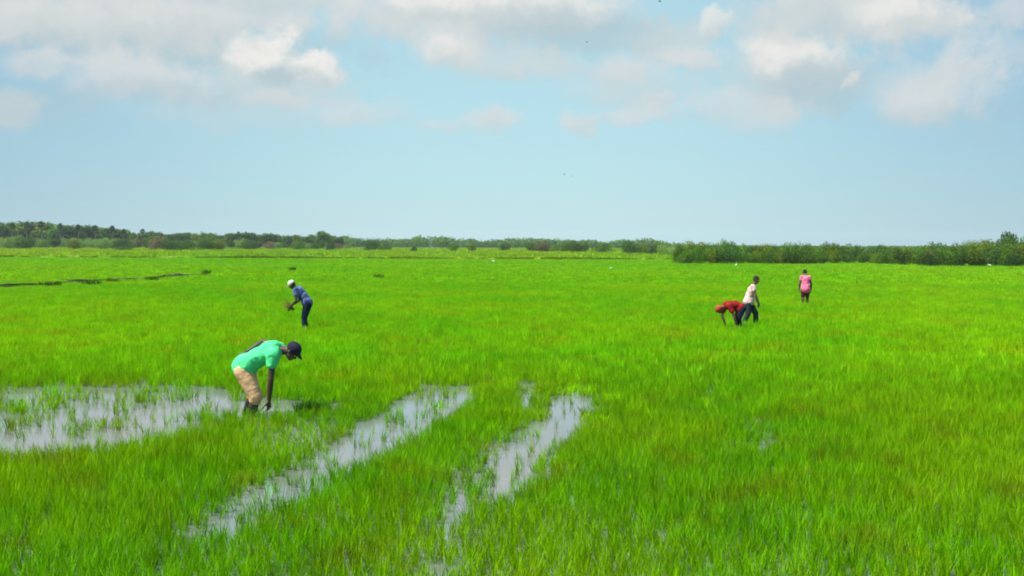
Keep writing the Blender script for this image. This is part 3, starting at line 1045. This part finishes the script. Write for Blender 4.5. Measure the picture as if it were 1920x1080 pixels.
def build_person(J, loc, rz, label, skin, shirt, trousers, sleeve=.5, leg_cover=1.0, shoes=None, hat=None, hair=True, s=1.0,
                 curl=(.7, .7), loose=1.0, hem=0.0, group=None, vox=.0085, tail=0.0):
    root = empty('person', loc, rz)
    tag(root, label, 'person', group)
    V_ = {k: Vector(v) for k, v in J.items()}
    pel, che, nk, hd = V_['pelvis'], V_['chest'], V_['neck'], V_['head']
    spine = (che - pel)
    mid = pel.lerp(che, .5) + V_.get('belly', Vector((0, 0, 0)))
    sideL = (V_['shL'] - V_['shR']).normalized()
    sf = frame(spine, spine.cross(sideL))       # x along the spine, y = across
    # ---- body
    bm = bmesh.new()
    ell(bm, pel, (.12 * s, .155 * s, .11 * s), sf)
    ell(bm, mid, (.15 * s, .135 * s, .095 * s), sf)
    ell(bm, che, (.17 * s, .160 * s, .105 * s), sf)
    icap(bm, V_['shL'], .062 * s, che.lerp(nk, .5), .07 * s)
    icap(bm, V_['shR'], .062 * s, che.lerp(nk, .5), .07 * s)
    icap(bm, che.lerp(nk, .55), .075 * s, nk, .058 * s)
    f_h = V_['face']; up_h = V_['crown']
    icap(bm, nk, .056 * s, hd + (nk - hd) * .35, .054 * s)
    fr, P_ = head(bm, hd, f_h, up_h, s)
    for sd_ in 'LR':
        sh, elb, wr = V_['sh' + sd_], V_['el' + sd_], V_['wr' + sd_]
        icap(bm, sh, .058 * s, sh.lerp(elb, .45), .050 * s)
        icap(bm, sh.lerp(elb, .4), .050 * s, elb, .039 * s)
        icap(bm, elb, .041 * s, elb.lerp(wr, .35), .042 * s)
        icap(bm, elb.lerp(wr, .35), .042 * s, wr, .026 * s)
        hdv = V_.get('hd' + sd_, (wr - elb)).normalized()
        pn = V_.get('pn' + sd_, Vector((1, 0, 0.01)))
        hand(bm, wr, hdv, pn, 1 if sd_ == 'L' else -1, curl[0 if sd_ == 'L' else 1], s)
        hp, kn, an = V_['hip' + sd_], V_['kn' + sd_], V_['an' + sd_]
        icap(bm, hp, .095 * s, hp.lerp(kn, .5), .075 * s)
        icap(bm, hp.lerp(kn, .5), .075 * s, kn, .056 * s)
        calf = kn.lerp(an, .33) + (kn - an).cross(sideL).normalized() * .012 * s
        icap(bm, kn, .054 * s, calf, .056 * s)
        icap(bm, calf, .056 * s, an, .036 * s)
        toe = V_.get('toe' + sd_, an + Vector((.15, 0, -.06)) * s)
        heel = an + Vector((-.045, 0, -.045)) * s
        icap(bm, an, .036 * s, heel, .032 * s)
        icap(bm, heel, .030 * s, toe, .027 * s)
        icap(bm, an, .036 * s, heel.lerp(toe, .6), .032 * s)
        for k in range(5):
            o_ = (k - 2) * .016 * s
            icap(bm, toe + sideL * o_, .011 * s, toe + sideL * o_ + Vector((.028 - .004 * abs(k - 1), 0, -.006)) * s, .009 * s, 6)
    fuse('body', bm, skin, root, vox * s, 3)
    eyes(root, P_, fr, s)
    # ---- shirt
    if shirt:
        g = .020 * loose * s
        bm = bmesh.new()
        ell(bm, pel + spine * (.10 - hem), (.155 * s + g, .172 * s + g, .142 * s + g), sf)
        ell(bm, mid, (.18 * s + g, .145 * s + g, .110 * s + g), sf)
        ell(bm, che, (.165 * s + g, .165 * s + g, .112 * s + g), sf)
        if tail:
            ell(bm, pel - Vector((0, 0, tail * .5 - .03)), (.158 * s + g, .188 * s + g, .11 * s + tail * .5))
        cn = che.lerp(nk, .45)
        for sd_ in 'LR':
            sh, elb = V_['sh' + sd_], V_['el' + sd_]
            icap(bm, sh, .064 * s + g, cn, .070 * s + g)
            end = sh.lerp(elb, sleeve) if sleeve <= 1 else elb
            if sleeve > 0:
                icap(bm, sh, .064 * s + g, end, .054 * s + g)
            if sleeve > 1:
                icap(bm, elb, .050 * s + g, elb.lerp(V_['wr' + sd_], sleeve - 1), .040 * s + g)
            # the cloth hangs a little below the body
            icap(bm, mid.lerp(che, .6) + sideL * (.07 if sd_ == 'L' else -.07) * s - Vector((0, 0, .03)) * s, .10 * s, mid - Vector((0, 0, .02)), .10 * s)
        so = fuse('shirt', bm, shirt, root, .013 * s, 4)
        tx = bpy.data.textures.get('folds') or bpy.data.textures.new('folds', 'CLOUDS')
        tx.noise_scale = 0.11
        dp = so.modifiers.new('folds', 'DISPLACE'); dp.texture = tx; dp.strength = .032; dp.mid_level = .5
        dp.texture_coords = 'LOCAL'
    # ---- trousers
    if trousers:
        g = .018 * loose * s
        bm = bmesh.new()
        ell(bm, pel, (.125 * s + g, .160 * s + g, .115 * s + g), sf)
        for sd_ in 'LR':
            hp, kn, an = V_['hip' + sd_], V_['kn' + sd_], V_['an' + sd_]
            icap(bm, hp, .094 * s + g, kn, .070 * s + g)
            if leg_cover > .5:
                icap(bm, kn, .066 * s + g, kn.lerp(an, (leg_cover - .5) * 2), .060 * s + g)
        to = fuse('trousers', bm, trousers, root, .013 * s, 3)
        tx = bpy.data.textures.get('folds2') or bpy.data.textures.new('folds2', 'CLOUDS')
        tx.noise_scale = 0.08
        dp = to.modifiers.new('folds', 'DISPLACE'); dp.texture = tx; dp.strength = .010; dp.mid_level = .5
        dp.texture_coords = 'LOCAL'
    if shoes:
        for sd_ in shoes[1]:
            bm = bmesh.new()
            an, kn = V_['an' + sd_], V_['kn' + sd_]
            toe = V_.get('toe' + sd_, an + Vector((.15, 0, -.06)) * s)
            heel = an + Vector((-.05, 0, -.05)) * s
            icap(bm, an.lerp(kn, shoes[2]), .062 * s, an, .052 * s)
            icap(bm, an, .052 * s, heel, .045 * s)
            icap(bm, heel, .045 * s, toe + Vector((.03, 0, 0)) * s, .042 * s)
            icap(bm, an, .052 * s, heel.lerp(toe, .6), .045 * s)
            fuse('boot', bm, shoes[0], root, .010 * s, 2)
    if hair:
        bm = bmesh.new()
        ell(bm, P_(-.016, 0, .043), (.096 * s, .083 * s, .086 * s), fr, 20)
        ell(bm, P_(-.035, 0, .0), (.073 * s, .079 * s, .07 * s), fr, 16)
        fuse('hair', bm, M['hair'], root, .011 * s, 2)
    if hat:
        kind, mat = hat
        bm = bmesh.new()
        if kind == 'cap':
            ell(bm, P_(-.008, 0, .050), (.108 * s, .092 * s, .088 * s), fr, 20)
            for k in range(5):
                y_ = (k - 2) * .026
                icap(bm, P_(.07, y_, .046), .010 * s, P_(.172 - abs(k - 2) * .014, y_, .030), .008 * s, 8)
            icap(bm, P_(-.008, 0, .135), .012 * s, P_(-.008, 0, .140), .010 * s, 8)
        elif kind == 'wrap':
            ell(bm, P_(-.012, 0, .045), (.118 * s, .100 * s, .098 * s), fr, 20)
            ell(bm, P_(-.06, 0, .0), (.07 * s, .082 * s, .07 * s), fr, 16)
            icap(bm, P_(-.09, .02, .0), .04 * s, P_(-.11, .03, -.05), .03 * s)
        elif kind == 'sunhat':
            ell(bm, P_(-.008, 0, .060), (.105 * s, .092 * s, .078 * s), fr, 20)
            for k in range(20):
                a, b = 2 * math.pi * k / 20, 2 * math.pi * (k + 1) / 20
                icap(bm, P_(.165 * math.cos(a), .155 * math.sin(a), .022), .009 * s, P_(.165 * math.cos(b), .155 * math.sin(b), .022), .009 * s, 6)
                icap(bm, P_(.09 * math.cos(a), .085 * math.sin(a), .045), .013 * s, P_(.165 * math.cos(a), .155 * math.sin(a), .022), .014 * s, 6)
        fuse({'cap': 'cap', 'wrap': 'headscarf', 'sunhat': 'hat'}[kind], bm, mat, root, .0085 * s, 1)
    return root


# worker in green, front left: faces right, left forearm resting on his back
pb = ground(466, 779)
build_person(dict(
    pelvis=(-.06, 0, .76), belly=(.01, 0, .02), chest=(.31, 0, .985), neck=(.53, 0, 1.01), head=(.655, .0, .995), face=(.62, -.10, -.72), crown=(.72, 0, .62),
    shL=(.41, .19, 1.01), elL=(.13, .31, 1.10), wrL=(-.06, .10, .965), hdL=(-.6, -.6, -.2), pnL=(0, .2, 1),
    shR=(.43, -.19, .96), elR=(.41, -.23, .62), wrR=(.37, -.20, .30), pnR=(1, -.5, 0), hdR=(.02, 0.05, -1),
    hipL=(-.06, .09, .74), knL=(.04, .12, .36), anL=(-.08, .12, .05),
    hipR=(-.05, -.10, .72), knR=(.15, -.11, .34), anR=(.07, -.11, .0)),
    (pb.x, pb.y, -0.045), R(-4),
    'man bending over in bright green shirt, peach trousers and dark cap beside the left pool',
    M['skin'], cloth('green_shirt', (0.07, 0.62, 0.22)), cloth('peach_trousers', (0.66, 0.40, 0.22)), sleeve=.34, leg_cover=.56,
    shoes=(simple('black_rubber', (0.012, 0.012, 0.016), 0.5, .2), 'LR', .62), hat=('cap', cloth('charcoal_cap', (0.022, 0.022, 0.040))),
    hair=False, curl=(.35, .75), loose=1.35, s=1.10, hem=.04)

# worker in blue behind him, facing left
pb = ground(571, 621)
build_person(dict(
    pelvis=(-.10, 0, .80), belly=(.0, 0, .02), chest=(.12, 0, 1.13), neck=(.25, 0, 1.24), head=(.36, .0, 1.33), face=(.75, 0, -.60), crown=(.60, 0, .8),
    shL=(.20, .18, 1.19), elL=(.17, .24, .88), wrL=(.38, .14, .70), pnL=(0, .5, 1),
    shR=(.20, -.18, 1.19), elR=(.22, -.24, .88), wrR=(.42, -.10, .72), pnR=(0, -.5, 1),
    hipL=(-.10, .09, .78), knL=(-.02, .10, .40), anL=(-.08, .10, .02),
    hipR=(-.10, -.09, .78), knR=(.03, -.13, .40), anR=(.04, -.13, .02)),
    (pb.x, pb.y, 0.0), R(176),
    'man in light blue shirt and navy trousers stooping to the left in a pale cap',
    M['skin'], cloth('blue_shirt', (0.075, 0.10, 0.25), .7), cloth('navy_trousers', (0.010, 0.016, 0.040), .4), sleeve=.45, leg_cover=1.0,
    hat=('cap', cloth('pale_cap', (0.58, 0.58, 0.48))), hair=True, curl=(1.1, 1.1), loose=.9)


def rice_bundle(loc, rot, label, n=60, L=.34, seed=1, mat=None):
    r = random.Random(seed)
    vs, fs = [], []
    for _ in range(n):
        a = r.uniform(0, 6.28); q_ = r.uniform(0, .035)
        b = Vector((q_ * math.cos(a), q_ * math.sin(a), -L * .4))
        e = Vector((q_ * 4 * math.cos(a) + r.uniform(-.05, .05), q_ * 4 * math.sin(a) + r.uniform(-.05, .05), L * r.uniform(.45, .8)))
        tube(vs, fs, [b, b.lerp(e, .5), e], [.004, .005, .0015], 3)
    me = mesh_np('rice_bundle', [tuple(v) for v in vs], fs)
    o = link('rice_bundle', me, mat or M['straw'])
    o.location = loc; o.rotation_euler = rot
    tag(o, label, 'rice bundle')
    return o


M['straw'] = simple('yellowing_rice', (0.26, 0.27, 0.05), .8, .35, 25)
rice_bundle((pb.x - .40, pb.y, .68), (R(20), R(-55), 0), 'yellowish bundle of pulled rice seedlings held by the stooping man in blue', 90, .32)

# worker in red, bent deeply, facing left
pb = ground(1384, 622)
build_person(dict(
    pelvis=(-.08, 0, .68), belly=(.0, 0, .05), chest=(.27, 0, .765), neck=(.43, 0, .73), head=(.56, .0, .64), face=(.35, 0, -.94), crown=(.93, 0, .35),
    shL=(.32, .18, .76), elL=(.20, .25, .47), wrL=(.12, .22, .22), pnL=(1, 0, 0), hdL=(.0, 0, -1),
    shR=(.35, -.18, .76), elR=(.42, -.22, .47), wrR=(.34, -.18, .22), pnR=(1, 0, 0), hdR=(-.05, 0, -1),
    hipL=(-.08, .09, .68), knL=(.04, .12, .38), anL=(-.02, .12, .02),
    hipR=(-.08, -.09, .68), knR=(.0, -.14, .36), anR=(-.10, -.14, .02)),
    (pb.x, pb.y, 0.0), R(184),
    'person in red shirt and red headscarf bent double over the rice at the right',
    M['skin2'], cloth('red_shirt', (0.23, 0.012, 0.012), .3), cloth('dark_trousers', (0.012, 0.012, 0.024), .4), sleeve=.5, leg_cover=1.0,
    hat=('wrap', cloth('red_headscarf', (0.32, 0.055, 0.024))), hair=False, curl=(.9, .9), loose=1.15)

# worker in cream, walking to the right
pb = ground(1405, 613)
build_person(dict(
    pelvis=(-.03, 0, .80), belly=(-.02, 0, 0), chest=(.06, 0, 1.12), neck=(.12, 0, 1.30), head=(.19, .0, 1.45), face=(.93, -.25, -.28), crown=(.26, 0, .96),
    shL=(.10, .18, 1.24), elL=(.16, .25, .98), wrL=(.26, .22, .76), pnL=(1, 1, 0), hdL=(.3, 0, -1),
    shR=(.10, -.18, 1.24), elR=(.17, -.24, .97), wrR=(.25, -.22, .74), pnR=(1, -1, 0), hdR=(.25, 0, -1),
    hipL=(-.03, .09, .78), knL=(.18, .11, .42), anL=(.20, .11, .04),
    hipR=(-.03, -.09, .78), knR=(-.04, -.10, .42), anR=(-.20, -.10, .05)),
    (pb.x, pb.y, 0.0), R(-14),
    'bareheaded walker in cream shirt and dark trousers just behind the person in red',
    M['skin2'], cloth('cream_shirt', (0.52, 0.37, 0.34), .2), cloth('slate_trousers', (0.024, 0.038, 0.042), .4), sleeve=.35, leg_cover=.95,
    hair=True, curl=(.8, .8), loose=1.1, tail=.10)

# worker in pink, farthest, seen from behind
pb = ground(1510, 575)
build_person(dict(
    pelvis=(.0, 0, .78), chest=(.04, 0, 1.10), neck=(.10, 0, 1.27), head=(.17, .0, 1.40), face=(.75, 0, -.66), crown=(.6, 0, .8),
    shL=(.05, .155, 1.20), elL=(.04, .23, .94), wrL=(.10, .24, .72), pnL=(0, 1, 0), hdL=(.1, 0, -1),
    shR=(.05, -.155, 1.20), elR=(.04, -.23, .94), wrR=(.10, -.25, .70), pnR=(0, -1, 0), hdR=(.1, 0, -1),
    hipL=(0, .09, .78), knL=(.03, .10, .42), anL=(-.02, .11, .02),
    hipR=(0, -.09, .78), knR=(.06, -.09, .42), anR=(.04, -.09, .02)),
    (pb.x, pb.y, 0.0), R(88),
    'person in bright pink shirt seen from behind, farthest away at the right',
    M['skin2'], cloth('pink_shirt', (0.72, 0.14, 0.27), .2), cloth('dark_red_shorts', (0.07, 0.012, 0.014), .3), sleeve=.3, leg_cover=.42,
    hair=True, curl=(.8, .8), loose=.6, tail=.16, shoes=(simple('dark_boot', (0.02, 0.03, 0.022), .6, .2), 'LR', .8))

# ------------------------------------------------------------------ small things in the field
def one_clump(name, loc, nb, spread, h0, h1, wd, mat, label, cat, seed, group=None):
    vs, fs = blade_set(nb, spread, h0, h1, wd * .7, wd * 1.3, .45, seed, 3, .3)
    o = link(name, mesh_np(name, vs, fs), mat)
    o.location = loc
    tag(o, label, cat, group)
    return o


M['rice_dark'] = leafy('rice_leaf_dark', (0.055, 0.20, 0.003), (0.06, 0.22, 0.003), (0.08, 0.2, 0.003), .3, False, .1, .5)
M['weed'] = leafy('weed_leaf', (0.040, 0.095, 0.005), (0.05, 0.10, 0.006), (0.09, 0.10, 0.012), .15, False, .1, .5)
pp = ground(583, 772)
one_clump('rice_clump', (pp.x, pp.y + .1, 0), 420, .27, .12, .26, .009, M['rice_dark'],
          'dark green dense clump of rice seedlings beside the man in the green shirt', 'rice clump', 41)
for j, (px, py, sp, lb) in enumerate([
        (548, 511, .22, 'small black-green weed clump in the far rice behind the man in blue'),
        (387, 518, .22, 'small black-green weed clump at the end of the muddy bank'),
        (95, 541, .55, 'dark weed clump at the left end of the muddy bank'),
        (172, 538, .5, 'second dark weed clump along the muddy bank'),
        (210, 533, .35, 'thin weed clump midway along the muddy bank'),
        (285, 530, .4, 'dark weed clump near the right end of the muddy bank'),
        (710, 525, .35, 'low olive weed clump alone in the far rice left of centre'),
        (1505, 497, .3, 'tiny dark weed clump at the foot of the right hand thicket')]):
    pp = ground(px, py)
    one_clump('weed_clump', (pp.x, pp.y, .05), 220, sp, .2, .5 if j > 1 else .62, .03, M['fringe'] if j in (6, 4) else M['weed'], lb, 'weed', 60 + j)


M['feather'] = simple('white_feather', (0.82, 0.82, 0.78), .8, .05)
M['bill'] = simple('yellow_bill', (0.55, 0.38, 0.05), .5, .05)
M['legs'] = simple('bird_leg', (0.05, 0.05, 0.04), .6, .05)


def egret(px, py, rz, label, sc=1.0, low=False):
    sc *= .8
    pp = ground(px, py)
    root = empty('egret', (pp.x, pp.y, 0), rz, sc)
    tag(root, label, 'egret', 'white egrets standing in the far field')
    bm = bmesh.new()
    z0 = .34
    rot = Euler((0, R(-22), 0)).to_matrix()
    ell(bm, (0, 0, z0 + .08), (.17, .075, .085), rot)
    icap(bm, (-.13, 0, z0 + .03), .05, (-.22, 0, z0 - .02), .02)
    pts = [(.12, 0, z0 + .13), (.20, 0, z0 + .22), (.15, 0, z0 + .32), (.19, 0, z0 + .42)] if not low else [(.12, 0, z0 + .12), (.20, 0, z0 + .16), (.24, 0, z0 + .12), (.30, 0, z0 + .14)]
    for a, b, ra, rb in zip(pts[:-1], pts[1:], (.04, .026, .02), (.026, .02, .02)):
        icap(bm, a, ra, b, rb)
    hx = Vector(pts[-1])
    ell(bm, hx + Vector((.02, 0, 0)), (.042, .026, .026))
    fuse('body', bm, M['feather'], root, .008, 2)
    bm = bmesh.new(); icap(bm, hx + Vector((.055, 0, 0)), .010, hx + Vector((.14, 0, -.02)), .003, 8)
    me = bpy.data.meshes.new('bill'); bm.to_mesh(me); bm.free(); link('bill', me, M['bill'], root)
    for sg in (-1, 1):
        bm = bmesh.new()
        icap(bm, (.0, .03 * sg, z0 + .04), .012, (.02, .03 * sg, z0 * .5), .007, 8)
        icap(bm, (.02, .03 * sg, z0 * .5), .007, (.0, .03 * sg, 0), .006, 8)
        for a in (-.5, 0, .5):
            icap(bm, (0, .03 * sg, 0.0), .005, (.06 * math.cos(a), .03 * sg + .06 * math.sin(a), -.005), .003, 6)
        me = bpy.data.meshes.new('leg'); bm.to_mesh(me); bm.free(); link('leg', me, M['legs'], root)


egret(925, 494, R(180), 'white egret small and far at the edge of the rice near the middle', 1.0, True)
egret(1380, 502, R(60), 'upright white egret in front of the thicket above the walking worker', .95)
egret(1856, 503, R(180), 'hunched white egret in front of the thicket at the right', 1.05, True)
egret(1145, 507, R(20), 'white egret right of the middle of the far rice', .7, True)

M['bird'] = simple('dark_feather', (0.05, 0.05, 0.055), .8, .1)


def bird(px, py, D, span, rz, flap, label):
    p_ = at(px, py, D)
    root = empty('flying_bird', p_, rz, span)
    tag(root, label, 'bird', 'small birds flying over the field')
    bm = bmesh.new()
    icap(bm, (-.16, 0, 0), .035, (.10, 0, .01), .055)
    icap(bm, (.10, 0, .01), .05, (.20, 0, .03), .035)
    icap(bm, (.20, 0, .03), .02, (.26, 0, .02), .006)
    icap(bm, (-.16, 0, 0), .03, (-.28, .03, 0), .02)
    icap(bm, (-.16, 0, 0), .03, (-.28, -.03, 0), .02)
    fuse('body', bm, M['bird'], root, .014, 2)
    for sg in (-1, 1):
        vs = []
        for th in (-.008, .008):
            for (x_, y_, z_) in [(.10, .03, 0), (.12, .25, .5), (.02, .50, .62), (-.03, .26, .5), (-.10, .04, 0)]:
                vs.append((x_, y_ * sg, z_ * flap + th))
        fs = [(0, 1, 3, 4), (1, 2, 3, 3), (5, 9, 8, 6), (6, 8, 7, 7)]
        me = bpy.data.meshes.new('wing')
        me.from_pydata(vs, [], [(0, 1, 3, 4), (1, 2, 3), (5, 9, 8, 6), (6, 8, 7), (0, 5, 6, 1), (1, 6, 7, 2), (2, 7, 8, 3), (3, 8, 9, 4)])
        link('wing', me, M['bird'], root)


bird(1058, 327, 150, .60, R(160), .35, 'left one of the two small birds flying low over the middle of the field')
bird(1072, 330.5, 152, .60, R(150), -.1, 'right one of the two small birds flying low over the middle of the field')
bird(1100, 79, 75, .32, R(30), .3, 'small bird high in the sky left of the upper bird')
bird(1237, 3, 62, .36, R(200), .4, 'highest bird at the top edge of the sky')

# ------------------------------------------------------------------ haze
hm, t = new_mat('haze_air')
pv = t.n('ShaderNodeVolumePrincipled')
pv.inputs['Color'].default_value = (0.80, 0.90, 1.0, 1)
pv.inputs['Density'].default_value = 0.00015
pv.inputs['Anisotropy'].default_value = 0.0
o_ = t.n('ShaderNodeOutputMaterial'); t.l(pv.outputs[0], o_.inputs['Volume'])
bm = bmesh.new()
bmesh.ops.create_cube(bm, size=1.0)
me = bpy.data.meshes.new('haze')
bm.to_mesh(me); bm.free()
hz = link('haze', me, hm)
hz.scale = (3060, 3060, 21.2)
hz.location = (0, 0, 21.2 / 2 - 1.2)
tag(hz, 'pale moist air over the whole field', 'haze', kind='stuff')
